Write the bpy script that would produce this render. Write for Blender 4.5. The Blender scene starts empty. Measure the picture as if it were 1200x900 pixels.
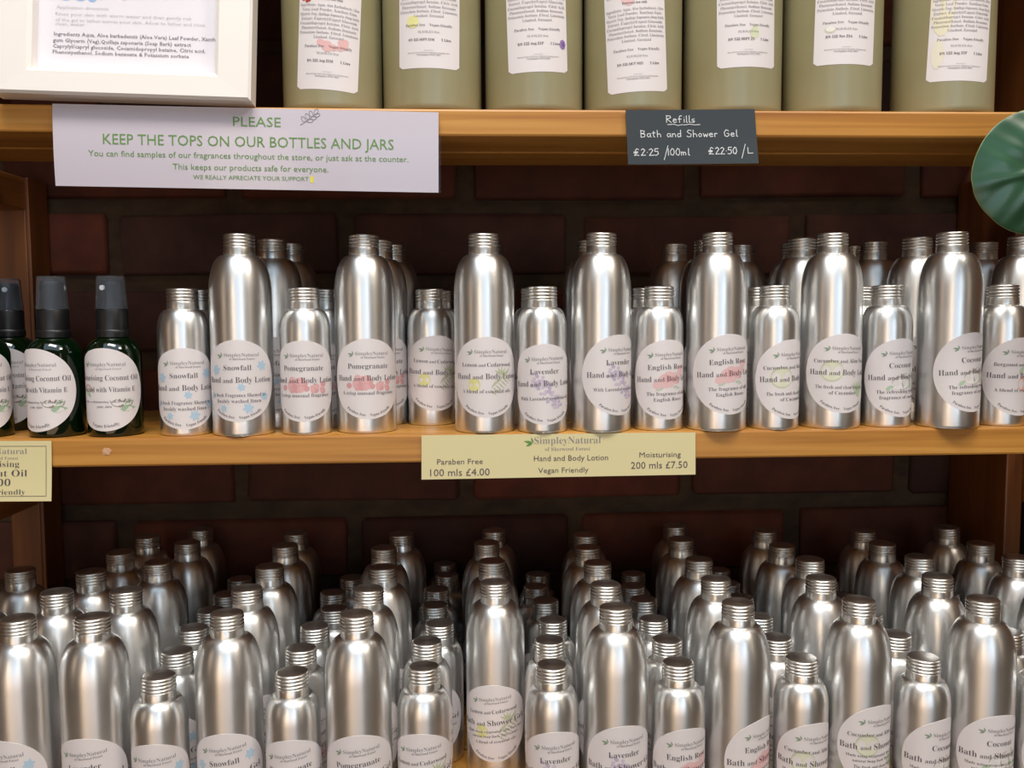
import bpy, bmesh, math, random
from mathutils import Matrix, Vector, noise
PI = math.pi
random.seed(7)
C = bpy.context.scene.collection
sc = bpy.context.scene
ZB = 1.25                      # height of the middle shelf's top above the floor (m)
def P(x, y, z): return Vector((x/1000, y/1000, z/1000 + ZB))     # shelf millimetres -> world metres

# ------------------------------------------------------------------ camera
cam = bpy.data.objects.new('camera', bpy.data.cameras.new('camera')); C.objects.link(cam)
cam.data.lens = 1044.5/1200*36; cam.data.sensor_width = 36; cam.data.clip_start = .02
yaw, pit, rol = .04767, -.07872, -.00589
fwd = Vector((math.sin(yaw)*math.cos(pit), math.cos(yaw)*math.cos(pit), math.sin(pit)))
rt = Vector((math.cos(yaw), -math.sin(yaw), 0)); up = rt.cross(fwd)
r2 = rt*math.cos(rol) + up*math.sin(rol); u2 = -rt*math.sin(rol) + up*math.cos(rol)
M = Matrix((r2, u2, -fwd)).transposed().to_4x4(); M.translation = P(-21.18, -723.5, 97.53)
cam.matrix_world = M; sc.camera = cam

# ------------------------------------------------------------------ world, lights, exposure
w = bpy.data.worlds.new('world'); sc.world = w; w.use_nodes = True
w.node_tree.nodes['Background'].inputs[0].default_value = (1.0, .70, .46, 1)
w.node_tree.nodes['Background'].inputs[1].default_value = .07
def area(name, loc, tgt, sx, sy, col, power):
    l = bpy.data.lights.new(name, 'AREA'); l.shape = 'RECTANGLE'; l.size = sx; l.size_y = sy; l.color = col; l.energy = power
    o = bpy.data.objects.new(name, l); C.objects.link(o); o.location = P(*loc)
    o.rotation_euler = (P(*tgt) - P(*loc)).to_track_quat('-Z', 'Y').to_euler(); return o
area('ceiling_light', (-150, -760, 1750), (0, 20, 0), .9, .35, (1, .94, .87), 28)
area('overhead_cool_fill', (50, -1150, 1950), (0, 0, 0), 2.6, 1.4, (.66, .84, 1), 21)  # added cool fill overhead, for a broad sheen on the bottle shoulders
area('ceiling_light', (1100, -900, 1700), (100, 20, 0), .4, .4, (1, .84, .66), 14)
area('shop_window', (60, -3500, 250), (0, 0, 50), 1.2, 1.8, (.45, .72, 1), 11)
area('shop_window', (820, -3000, 250), (0, 0, 50), .34, 1.9, (.86, .94, 1), 8)
area('shop_window', (-900, -3000, 200), (0, 0, 50), .34, 1.8, (1, .84, .66), 8)
area('low_warm_fill', (-250, -1500, -450), (0, 0, -200), 1.3, .4, (1, .66, .42), 3)  # unseen warm fill from below, added to tint the lower labels
area('wall_lamp', (1900, -2000, 500), (0, 0, 50), .3, 1.3, (1, .80, .60), 1.6)
area('wall_lamp', (-2000, -1500, 300), (0, 0, 50), .35, 1.1, (1, .74, .55), 1.6)
sc.view_settings.view_transform = 'Standard'; sc.view_settings.look = 'None'
sc.view_settings.gamma = 1; sc.view_settings.use_curve_mapping = False
sc.view_settings.exposure = 0.0

# ------------------------------------------------------------------ helpers
def srgb(r, g, b):
    f = lambda c: (c/255/12.92) if c/255 <= .04045 else ((c/255+.055)/1.055)**2.4
    return (f(r), f(g), f(b), 1)
def link(name, me, mats=None, parent=None, loc=None):
    if isinstance(me, bmesh.types.BMesh):
        bm = me; me = bpy.data.meshes.new(name); bm.to_mesh(me); bm.free()
    if mats is not None:
        me.materials.clear()
        for m in (mats if isinstance(mats, (list, tuple)) else [mats]): me.materials.append(m)
    o = bpy.data.objects.new(name, me); C.objects.link(o)
    if parent: o.parent = parent
    if loc is not None: o.location = loc
    return o
def thing(name, label, cat, loc=(0, 0, 0), group=None, rz=0):
    o = bpy.data.objects.new(name, None); C.objects.link(o); o.empty_display_size = .02
    o.location = loc; o.rotation_euler = (0, 0, rz); tag(o, label, cat, group); return o
def tag(o, label, cat, group=None):
    o['label'] = label; o['category'] = cat
    if group: o['group'] = group
def struct(o): o['kind'] = 'structure'; return o
def mesh_mm(name, vs, fs, smooth=False, mi=None, sharp=None):
    me = bpy.data.meshes.new(name); me.from_pydata([(x/1000, y/1000, z/1000) for x, y, z in vs], [], fs)
    if smooth: me.polygons.foreach_set('use_smooth', [True]*len(me.polygons))
    if mi: me.polygons.foreach_set('material_index', mi)
    me.update()
    if sharp: me.set_sharp_from_angle(angle=math.radians(sharp))
    return me
def box_bm(x0, x1, y0, y1, z0, z1, bev=0, seg=2):
    bm = bmesh.new(); r = bmesh.ops.create_cube(bm, size=1)
    for v in bm.verts:
        v.co = Vector(((x0+x1)/2 + v.co.x*(x1-x0), (y0+y1)/2 + v.co.y*(y1-y0), (z0+z1)/2 + v.co.z*(z1-z0)))/1000
    if bev: bmesh.ops.bevel(bm, geom=bm.edges[:], offset=bev/1000, segments=seg, affect='EDGES', profile=.5)
    return bm
def lathe(prof, n=48, name='lathe', sharp=38, twist=None):
    vs, fs = [], []
    rings = []
    for (r, z) in prof:
        if r < 1e-6: rings.append([len(vs)]); vs.append((0, 0, z)); continue
        rg = []
        for k in range(n):
            a = 2*PI*k/n; rr = twist(r, z, a) if twist else r
            rg.append(len(vs)); vs.append((rr*math.cos(a), rr*math.sin(a), z))
        rings.append(rg)
    for a, b in zip(rings, rings[1:]):
        for k in range(n):
            k2 = (k+1) % n
            if len(a) == 1 and len(b) == 1: continue
            if len(a) == 1: fs.append((a[0], b[k2], b[k]))
            elif len(b) == 1: fs.append((a[k], a[k2], b[0]))
            else: fs.append((a[k], a[k2], b[k2], b[k]))
    return mesh_mm(name, vs, fs, True, None, sharp)

# ------------------------------------------------------------------ materials
def mat(name, col=(.8, .8, .8, 1), rough=.5, metal=0, **kw):
    m = bpy.data.materials.new(name); m.use_nodes = True; b = m.node_tree.nodes['Principled BSDF']
    b.inputs['Base Color'].default_value = col; b.inputs['Roughness'].default_value = rough; b.inputs['Metallic'].default_value = metal
    for k, v in kw.items(): b.inputs[k.replace('_', ' ')].default_value = v
    return m
def nodes(m): return m.node_tree.nodes, m.node_tree.links, m.node_tree.nodes['Principled BSDF']
def ramp(N, stops):
    r = N.new('ShaderNodeValToRGB'); e = r.color_ramp.elements
    e[0].position, e[0].color = stops[0]; e[1].position, e[1].color = stops[-1]
    for p_, c_ in stops[1:-1]:
        x = e.new(p_); x.color = c_
    return r
def metal_mat(name, col, rough, aniso):
    m = mat(name, col, rough, 1); N, Lk, b = nodes(m)
    b.inputs['Anisotropic'].default_value = aniso; b.inputs['Anisotropic Rotation'].default_value = .25
    t = N.new('ShaderNodeTangent'); t.direction_type = 'RADIAL'; t.axis = 'Z'; Lk.new(t.outputs[0], b.inputs['Tangent'])
    tc = N.new('ShaderNodeTexCoord'); mp = N.new('ShaderNodeMapping'); mp.inputs['Scale'].default_value = (18, 18, 900)
    n = N.new('ShaderNodeTexNoise'); n.inputs['Scale'].default_value = 1; n.inputs['Detail'].default_value = 2
    Lk.new(tc.outputs['Object'], mp.inputs[0]); Lk.new(mp.outputs[0], n.inputs[0])
    n2 = N.new('ShaderNodeTexNoise'); n2.inputs['Scale'].default_value = 45; Lk.new(tc.outputs['Object'], n2.inputs[0])
    mx = N.new('ShaderNodeMapRange'); mx.inputs[3].default_value = rough-.05; mx.inputs[4].default_value = rough+.10
    Lk.new(n2.outputs[0], mx.inputs[0]); Lk.new(mx.outputs[0], b.inputs['Roughness'])
    bp = N.new('ShaderNodeBump'); bp.inputs['Strength'].default_value = .05; bp.inputs['Distance'].default_value = .0004
    Lk.new(n.outputs[0], bp.inputs['Height']); Lk.new(bp.outputs[0], b.inputs['Normal'])
    return m
ALU = metal_mat('brushed_aluminium', (.80, .80, .79, 1), .345, .55)
CAPM = metal_mat('cap_aluminium', (.72, .70, .665, 1), .31, .2)
PAPER = mat('label_paper', srgb(226, 219, 219), .42)
def wood_mat(name, c1, c2, c3, rough=.42, axis='X'):
    m = mat(name, c2, rough); N, Lk, b = nodes(m)
    tc = N.new('ShaderNodeTexCoord'); mp = N.new('ShaderNodeMapping')
    mp.inputs['Scale'].default_value = (1.6, 26, 60) if axis == 'X' else ((30, 1.6, 60) if axis == 'Y' else (34, 34, 1.6))
    oi = N.new('ShaderNodeObjectInfo'); ad = N.new('ShaderNodeVectorMath'); ad.operation = 'ADD'
    Lk.new(tc.outputs['Object'], ad.inputs[0]); Lk.new(oi.outputs['Random'], ad.inputs[1]); Lk.new(ad.outputs[0], mp.inputs[0])
    n = N.new('ShaderNodeTexNoise'); n.inputs['Scale'].default_value = 2.2; n.inputs['Detail'].default_value = 5; n.inputs['Distortion'].default_value = .5
    Lk.new(mp.outputs[0], n.inputs[0])
    r = ramp(N, [(.25, c1), (.5, c2), (.78, c3)]); Lk.new(n.outputs[0], r.inputs[0]); Lk.new(r.outputs[0], b.inputs['Base Color'])
    bp = N.new('ShaderNodeBump'); bp.inputs['Strength'].default_value = .25; bp.inputs['Distance'].default_value = .0006
    Lk.new(n.outputs[0], bp.inputs['Height']); Lk.new(bp.outputs[0], b.inputs['Normal'])
    return m
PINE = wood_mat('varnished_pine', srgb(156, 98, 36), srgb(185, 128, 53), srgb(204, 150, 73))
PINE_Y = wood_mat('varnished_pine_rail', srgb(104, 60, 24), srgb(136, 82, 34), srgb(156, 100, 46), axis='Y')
PINE_Z = wood_mat('varnished_pine_post_shaded', srgb(88, 48, 20), srgb(116, 66, 28), srgb(132, 80, 36), axis='Z')  # darker pine: the shade on the posts is painted into the colour
BRICK = mat('old_brick', (.2, .07, .04, 1), .85); N, Lk, b = nodes(BRICK)
oi = N.new('ShaderNodeObjectInfo'); r = ramp(N, [(0, srgb(60, 32, 22)), (.3, srgb(96, 44, 24)), (.55, srgb(76, 38, 24)), (.8, srgb(104, 48, 27)), (1, srgb(66, 40, 29))])
tc = N.new('ShaderNodeTexCoord'); n = N.new('ShaderNodeTexNoise'); n.inputs['Scale'].default_value = 30; n.inputs['Detail'].default_value = 8
Lk.new(tc.outputs['Object'], n.inputs[0]); Lk.new(oi.outputs['Random'], r.inputs[0])
mx = N.new('ShaderNodeMix'); mx.data_type = 'RGBA'; mx.blend_type = 'MULTIPLY'; mx.inputs[0].default_value = .7
r2_ = ramp(N, [(.3, (.45, .45, .45, 1)), (.7, (1.2, 1.15, 1.1, 1))]); Lk.new(n.outputs[0], r2_.inputs[0])
Lk.new(r.outputs[0], mx.inputs[6]); Lk.new(r2_.outputs[0], mx.inputs[7]); Lk.new(mx.outputs[2], b.inputs['Base Color'])
bp = N.new('ShaderNodeBump'); bp.inputs['Strength'].default_value = .7; bp.inputs['Distance'].default_value = .003
Lk.new(n.outputs[0], bp.inputs['Height']); Lk.new(bp.outputs[0], b.inputs['Normal'])
MORTAR = mat('mortar', srgb(78, 56, 38), .95); N, Lk, b = nodes(MORTAR)
n = N.new('ShaderNodeTexNoise'); n.inputs['Scale'].default_value = 60; n.inputs['Detail'].default_value = 8
r = ramp(N, [(.3, srgb(54, 38, 26)), (.7, srgb(80, 60, 40))]); Lk.new(n.outputs[0], r.inputs[0]); Lk.new(r.outputs[0], b.inputs['Base Color'])
bp = N.new('ShaderNodeBump'); bp.inputs['Strength'].default_value = .9; bp.inputs['Distance'].default_value = .004
Lk.new(n.outputs[0], bp.inputs['Height']); Lk.new(bp.outputs[0], b.inputs['Normal'])
HDPE = mat('translucent_plastic', srgb(168, 160, 122), .38, 0, Coat_Weight=.25, Coat_Roughness=.25); N, Lk, b = nodes(HDPE)
tc = N.new('ShaderNodeTexCoord'); n = N.new('ShaderNodeTexNoise'); n.inputs['Scale'].default_value = 9; n.inputs['Detail'].default_value = 6
r = ramp(N, [(.3, srgb(140, 130, 90)), (.7, srgb(154, 149, 118))]); Lk.new(tc.outputs['Object'], n.inputs[0]); Lk.new(n.outputs[0], r.inputs[0]); Lk.new(r.outputs[0], b.inputs['Base Color'])
INK = mat('print_ink', srgb(88, 80, 84), .6)
INK_SOFT = mat('print_ink_soft', srgb(142, 136, 138), .6)
LEAF_INK = mat('print_leaf_green', srgb(136, 156, 132), .6)
GREEN_INK = mat('print_green', srgb(100, 144, 72), .5)
FROST = mat('frosted_plastic', (.78, .84, .92, 1), .10, 0, Transmission_Weight=.97, IOR=1.15)
GREEN = mat('green_glass', srgb(6, 42, 18), .05, 0, Transmission_Weight=.72, IOR=1.45, Coat_Weight=.6, Coat_Roughness=.03)
BLACK = mat('black_plastic', (.006, .006, .007, 1), .4)
WHITEP = mat('white_plastic', (.8, .8, .8, 1), .4)
WHITE_PAINT = mat('white_painted_wood', srgb(238, 232, 226), .38)
SHEET = mat('white_sheet', srgb(236, 232, 238), .5)
CHALK = mat('chalkboard_card', srgb(48, 56, 62), .55)
CHALKW = mat('chalk_pen', srgb(225, 228, 230), .6)
CREAM = mat('cream_card', srgb(218, 207, 158), .5)
SIGNP = mat('sign_paper', srgb(200, 193, 204), .35, 0, Coat_Weight=.35, Coat_Roughness=.08)
def clear_mat():
    m = bpy.data.materials.new('clear_sleeve'); m.use_nodes = True; N, Lk = m.node_tree.nodes, m.node_tree.links; N.clear()
    o = N.new('ShaderNodeOutputMaterial'); mx = N.new('ShaderNodeMixShader'); t = N.new('ShaderNodeBsdfTransparent'); g = N.new('ShaderNodeBsdfGlossy')
    g.inputs['Roughness'].default_value = .06; lw = N.new('ShaderNodeLayerWeight'); f = N.new('ShaderNodeMath'); f.operation = 'MULTIPLY_ADD'; f.inputs[1].default_value = .05; f.inputs[2].default_value = .02; Lk.new(lw.outputs['Facing'], f.inputs[0])
    n = N.new('ShaderNodeTexNoise'); n.inputs['Scale'].default_value = 22; tc = N.new('ShaderNodeTexCoord'); Lk.new(tc.outputs['Object'], n.inputs[0])
    bp = N.new('ShaderNodeBump'); bp.inputs['Strength'].default_value = .2; bp.inputs['Distance'].default_value = .003
    Lk.new(n.outputs[0], bp.inputs['Height']); bp.inputs['Strength'].default_value = 0
    Lk.new(f.outputs[0], mx.inputs[0]); Lk.new(t.outputs[0], mx.inputs[1]); Lk.new(g.outputs[0], mx.inputs[2]); Lk.new(mx.outputs[0], o.inputs[0])
    return m
CLEAR = clear_mat()
TINTS = {}
def tint(r, g, b):
    k = (r, g, b)
    if k not in TINTS: TINTS[k] = mat('print_tint_%d' % len(TINTS), srgb(r, g, b), .6)
    return TINTS[k]

# ------------------------------------------------------------------ flat print (text and shapes as thin geometry)
_tc = bpy.data.curves.new('type', 'FONT'); _to = bpy.data.objects.new('type', _tc); _cache = {}
def ser(s):
    o = ''
    for c in s:
        if 'A' <= c <= 'Z': o += chr(0x1D400+ord(c)-65)
        elif 'a' <= c <= 'z': o += chr(0x1D41A+ord(c)-97)
        elif '0' <= c <= '9': o += chr(0x1D7CE+ord(c)-48)
        else: o += c
    return o
def raw_text(s, serif, off, res):
    k = (s, serif, off, res)
    if k not in _cache:
        _tc.body = ser(s) if serif else s; _tc.offset = off; _tc.resolution_u = res
        me = bpy.data.meshes.new_from_object(_to)
        vs = [(v.co.x, v.co.y) for v in me.vertices]; fs = [tuple(p.vertices) for p in me.polygons]
        bpy.data.meshes.remove(me)
        x0 = min(v[0] for v in vs); x1 = max(v[0] for v in vs)
        _cache[k] = ([(x-x0, y) for x, y in vs], fs, x1-x0)
    return _cache[k]
class Print:
    """collects flat ink in (u, v) millimetres; layer 0 is below layer 1"""
    def __init__(s): s.v = []; s.f = []; s.m = []; s.mats = []
    def mi(s, m):
        if m not in s.mats: s.mats.append(m)
        return s.mats.index(m)
    def poly(s, pts, m, layer=0, fan=None):
        b = len(s.v); s.v += [(x, y, layer) for x, y in pts]; i = s.mi(m)
        if fan:
            s.v.append((fan[0], fan[1], layer)); c = len(s.v)-1
            for k in range(len(pts)): s.f.append((b+k, b+(k+1) % len(pts), c)); s.m.append(i)
        else: s.f.append(tuple(range(b, b+len(pts)))); s.m.append(i)
    def disc(s, cx, cy, rx, ry, m, layer=0, n=16, rot=0):
        c_, s_ = math.cos(rot), math.sin(rot)
        pts = [(cx+rx*math.cos(2*PI*k/n)*c_-ry*math.sin(2*PI*k/n)*s_, cy+rx*math.cos(2*PI*k/n)*s_+ry*math.sin(2*PI*k/n)*c_) for k in range(n)]
        s.poly(pts, m, layer, (cx, cy))
    def leaf(s, x, y, ang, L, W, m, layer=0):
        pts = []
        for k in range(7): t = k/6; pts.append((t*L, W/2*math.sin(PI*t**.8)))
        for k in range(5, 0, -1): t = k/6; pts.append((t*L, -W/2*math.sin(PI*t**.8)))
        c_, s_ = math.cos(ang), math.sin(ang)
        s.poly([(x+a*c_-b_*s_, y+a*s_+b_*c_) for a, b_ in pts], m, layer)
    def line(s, pts, wd, m, layer=1):
        for (x0, y0), (x1, y1) in zip(pts, pts[1:]):
            d = math.hypot(x1-x0, y1-y0) or 1; nx, ny = -(y1-y0)/d*wd/2, (x1-x0)/d*wd/2; ex, ey = (x1-x0)/d*wd*.3, (y1-y0)/d*wd*.3
            s.poly([(x0-ex+nx, y0-ey+ny), (x0-ex-nx, y0-ey-ny), (x1+ex-nx, y1+ey-ny), (x1+ex+nx, y1+ey+ny)], m, layer)
    def text(s, t, x, y, width=None, cap=None, m=None, serif=True, align='c', rot=0, arc=None, off=None, res=2, fit=None):
        vs, fs, w_ = raw_text(t, serif, (-.010 if serif else 0) if off is None else off, res)
        k = cap/.7 if cap else width/w_
        if cap and fit and w_*k > fit: kx = fit/w_
        else: kx = k
        if cap and width: kx = width/w_
        x0 = x - (w_*kx/2 if align == 'c' else (w_*kx if align == 'r' else 0))
        b = len(s.v); i = s.mi(m or INK); c_, s_ = math.cos(rot), math.sin(rot)
        for a, h in vs:
            u, v = a*kx, h*k
            if arc: al = -PI/2 + (u - w_*kx/2)/arc; s.v.append((x+(arc-v)*math.cos(al), y+(arc-v)*math.sin(al), 1))
            else: u += x0-x; s.v.append((x+u*c_-v*s_, y+u*s_+v*c_, 1))
        for f in fs: s.f.append(tuple(b+q for q in f)); s.m.append(i)
    def wrap(s, name, R, base=.29, tilt=0, rcos=1):
        c_, s_ = math.cos(tilt), math.sin(tilt); vs = []
        for u, v, l in s.v:
            u, v = u*c_-v*s_, u*s_+v*c_; r_ = R+base+.09*l; a = u/R
            vs.append((r_*math.sin(a), -r_*math.cos(a), v))
        me = mesh_mm(name, vs, s.f, False, s.m)
        for m in s.mats: me.materials.append(m)
        return me
    def flat(s, name, base=.15, fn=None):
        vs = []
        for u, v, l in s.v: vs.append((u, -(base+.1*l) + (fn(u, v) if fn else 0), v))
        me = mesh_mm(name, vs, s.f, False, s.m)
        for m in s.mats: me.materials.append(m)
        return me

def label_disc(R, rx, ry, base=.2, tilt=0):
    vs = [(0, -(R+base), 0)]; fs = []; nr, n = 10, 72; c_, s_ = math.cos(tilt), math.sin(tilt)
    for i in range(1, nr+1):
        for k in range(n):
            a = 2*PI*k/n; u, v = rx*i/nr*math.cos(a), ry*i/nr*math.sin(a); u, v = u*c_-v*s_, u*s_+v*c_
            vs.append(((R+base)*math.sin(u/R), -(R+base)*math.cos(u/R), v))
    for k in range(n): fs.append((0, 1+k, 1+(k+1) % n))
    for i in range(nr-1):
        a = 1+i*n; b = a+n
        for k in range(n): fs.append((a+k, b+k, b+(k+1) % n, a+(k+1) % n))
    # rim down to the bottle wall, so the label has an edge
    a = 1+(nr-1)*n; b = len(vs)
    for k in range(n):
        x, y, z = vs[a+k]; q = (R-.05)/(R+base); vs.append((x*q, y*q, z))
    for k in range(n): fs.append((a+k, b+k, b+(k+1) % n, a+(k+1) % n))
    return mesh_mm('label', vs, fs, True, None, 40)

def sprig(p, x, y, k, m):
    p.leaf(x, y, math.radians(168), 5.0*k, 1.5*k, m); p.leaf(x, y, math.radians(205), 4.2*k, 1.4*k, m); p.leaf(x+.4*k, y, math.radians(112), 3.4*k, 1.1*k, m)
def flake(p, x, y, r_, m):
    for q in range(6): p.leaf(x, y, PI/3*q+.2, r_, r_*.62, m, .04*q)
def motif(p, fr):
    rnd = random.Random(fr)
    if fr == 'Snowfall':
        B = tint(178, 204, 222)
        for x, y, r_ in ((-19, 9, 4.6), (20, 12, 4.6), (3, -5, 3.6), (-24, -12, 3.2), (22, -13, 4), (-12, -22, 3.4), (8, -22, 4.8)): flake(p, x, y, r_, B)
    elif fr == 'Pomegranate':
        a, b_ = tint(224, 176, 176), tint(214, 158, 160)
        for k in range(26): p.disc(rnd.uniform(-19, 19)*(1-.1), -4.5+rnd.uniform(-4, 4), 2.6, 2.4, a if k % 2 else b_, 0, 9)
        for k in range(6): p.disc(-4+rnd.uniform(-6, 6), 2+rnd.uniform(-2, 3), 2.8, 2.6, a, 0, 9)
    elif fr == 'Lemon and Cedarwood':
        p.disc(-11, -6, 5.5, 5.5, tint(220, 216, 150), 0, 18); g = tint(186, 192, 160)
        for k in range(14): p.leaf(2+k*1.2, -10+k*.9, math.radians(60 if k % 2 else -40), 8, 1.2, g)
        for k in range(5): p.leaf(12, 2, math.radians(20+k*32), 7, 1.6, g)
    elif fr == 'Lavender':
        a, b_ = tint(204, 192, 208), tint(190, 176, 199)
        for k in range(60):
            t = k/60; p.disc(-10+t*22+rnd.uniform(-6, 6)*(1-t*.4), 7-t*26+rnd.uniform(-5, 5)*(1-t*.3), 1.7, 1.4, a if k % 2 else b_, 0, 6)
    elif fr == 'English Rose':
        a, b_ = tint(226, 188, 188), tint(218, 164, 166)
        for k in range(22): p.disc(rnd.gauss(0, 5.2), 0+rnd.gauss(0, 3), 4.2, 3.2, a, 0, 9)
        for k in range(8): p.disc(rnd.gauss(0, 2.4), 0+rnd.gauss(0, 1.4), 2.2, 1.8, b_, 0, 8)
        p.leaf(-4, -6, math.radians(200), 8, 3, tint(190, 200, 184)); p.leaf(4, -6, math.radians(-15), 8, 3, tint(190, 200, 184))
    elif fr == 'Cucumber and Aloe Vera':
        p.disc(-10, 2, 9.5, 9, tint(196, 200, 172), 0, 20); p.disc(-10, 2, 8.4, 7.9, tint(218, 218, 194), 0.3, 20); g = tint(182, 200, 168)
        for k in range(6): p.leaf(16, -20, math.radians(70+k*12), 15, 2.6, g)
    elif fr == 'Coconut':
        p.disc(0, -4, 9, 6, tint(186, 178, 170), 0, 18); p.disc(-1, -5, 7.8, 4.6, tint(232, 230, 226), .3, 18); p.leaf(6, 4, math.radians(200), 16, 2, tint(196, 186, 178))
        for x, q in ((-14, 1), (14, 1), (10, -1)): p.leaf(x, -10, math.radians(30 if q > 0 else 100), 8, 3.4, tint(178, 200, 170))
        p.leaf(16, -4, math.radians(120), 12, 3, tint(182, 196, 176))
    else:
        p.disc(4, -6, 7.5, 6.5, tint(232, 176, 156), 0, 18); p.leaf(-2, 2, math.radians(60), 8, 4, tint(180, 200, 168))
DESC = {'Snowfall': ('A fresh Fragrance likened to', 'freshly washed linen'), 'Pomegranate': ('A crisp unusual fragrance',), 'Lemon and Cedarwood': ('A blend of essential oils',),
        'Lavender': ('With Lavender essential oil',), 'English Rose': ('The fragrance of old', 'English Roses'), 'Cucumber and Aloe Vera': ('The fresh and clean fragrance', 'of Cucumber'),
        'Coconut': ('The refreshing tropical', 'fragrance of coconut'), 'Bergamot and Ginger': ('A blend of essential oils',)}
def bottle_print(fr, gel):
    p = Print(); motif(p, fr); sprig(p, -12.5, 20, 1, LEAF_INK)
    p.text('SimpleyNatural', 3.5, 19.6, width=28, m=INK_SOFT); p.text('of Sherwood Forest', 4, 16.9, width=20, m=INK_SOFT, res=1, off=0)
    if ' and ' in fr:
        a, b_ = fr.split(' and '); tot = {'Lemon': 44, 'Cucumber': 50, 'Bergamot': 46}[a]
        wa = tot*.40 if a != 'Lemon' else tot*.31; wn = tot*.13; wb = tot-wa-wn-2.4; x = -tot/2
        p.text(a, x, 8.8, width=wa, align='l'); p.text('and', x+wa+1.2, 8.8, width=wn, align='l'); p.text(b_, x+wa+wn+2.4, 8.8, width=wb, align='l')
    else: p.text(fr, 0, 8.6, cap=4.3)
    if gel:
        x = -31; y = -1.4
        for t, c_, w_ in (('Bath', 4.8, 13.5), ('and', 3.4, 8), ('Shower', 4.8, 21.5), ('Gel', 4.8, 10)):
            p.text(t, x, y, cap=c_, width=w_, align='l'); x += w_+2.2
        p.text('Made using oxygenated Aloe Vera and', 0, -7.4, width=52, res=1); p.text('natural Soap Bark Tree extract', 0, -11.4, width=42, res=1)
        for i, t in enumerate(DESC[fr]): p.text(t, 0, -16.4-3.6*i, cap=2.5, res=1, fit=40)
    else:
        x = -28.5; y = -1.4
        for t, c_, w_ in (('Hand', 4.6, 14.5), ('and', 3.6, 8.5), ('Body', 4.8, 13), ('Lotion', 4.6, 15.5)):
            p.text(t, x, y, cap=c_, width=w_, align='l'); x += w_+2
        for i, t in enumerate(DESC[fr]): p.text(t, 0, -12.8-4.8*i, cap=3.0, fit=46)
    p.text('Paraben free    Vegan friendly', 0, 0, cap=2.2, arc=30.4, res=1)
    return p

# ------------------------------------------------------------------ aluminium bottles
def body_mesh(kind):
    if kind == 't': R, zs, zn, nr = 25.0, 115, 149.4, 12.3
    else: R, zs, zn, nr = 20.64, 83.5, 105.6, 12.2
    pr = [(0, 1.2), (R-6, 1.0), (R-3, .1), (R-1.2, 0), (R-.3, 1.1), (R, 2.6)]
    pr += [(R, z) for z in (20, 50, 80 if kind == 't' else 70)]; pr.append((R, zs))
    n = 12
    for k in range(1, n+1):
        a = PI/2*k/n; pr.append((nr+(R-nr)*math.cos(a)**.9 if k < n else nr, zs+(zn-3.0-zs)*math.sin(a)))
    pr += [(nr-.2, zn+4), (0, zn+4)]
    return lathe(pr, 56, 'bottle_body', 50)
def cap_mesh():
    H = 16.6; pr = [(0, H), (10.4, H), (11.5, H-.2), (12.2, H-.8), (12.5, H-1.5), (12.2, H-2.2)]
    for zc in (H-3.9, H-6.6, H-9.3):
        for d in (1.25, 1.0, .6, .2, -.2, -.6, -1.0, -1.25): pr.append((12.75-1.0*(abs(d)/1.25)**2, zc+d))
    pr += [(12.3, H-10.9), (12.5, H-11.3), (12.5, 2.2), (12.75, 1.2), (12.75, .2), (12.3, 0), (11.0, 0)]
    return lathe(pr[::-1], 40, 'cap', 60)
BODY = {k: body_mesh(k) for k in 'ts'}; CAP = cap_mesh()
for k in 'ts': BODY[k].materials.append(ALU)
CAP.materials.append(CAPM)
DISC = {}; PRT = {}
def bottle(kind, fr, gel, x, y, zsh, label, group, rz=0, zc=None, tilt=0, capturn=0):
    R = 25.0 if kind == 't' else 20.64; zn = 147.0 if kind == 't' else 103.2
    t = thing('aluminium_bottle', label, 'bottle', P(x, y, zsh), group, rz)
    link('body', BODY[kind], None, t)
    c = link('cap', CAP, None, t, (0, 0, zn/1000)); c.rotation_euler = (.014*math.sin(capturn*7), .02*math.cos(capturn*3), capturn)
    dk = (kind, tilt)
    if dk not in DISC: DISC[dk] = label_disc(R, 33, 33, tilt=tilt); DISC[dk].materials.append(PAPER)
    pk = (kind, fr, gel, tilt)
    if pk not in PRT: PRT[pk] = bottle_print(fr, gel).wrap('lettering', R, tilt=tilt)
    l = link('label', DISC[dk], None, t, (0, 0, (zc if zc else (46 if kind == 't' else 42))/1000))
    link('lettering', PRT[pk], None, l)
    return t
D = math.radians
SN, PO, LE, LA, RO, CU, CO, BE = 'Snowfall', 'Pomegranate', 'Lemon and Cedarwood', 'Lavender', 'English Rose', 'Cucumber and Aloe Vera', 'Coconut', 'Bergamot and Ginger'
ORD = ['front', 'second', 'third', 'fourth', 'fifth', 'sixth', 'seventh']
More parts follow.
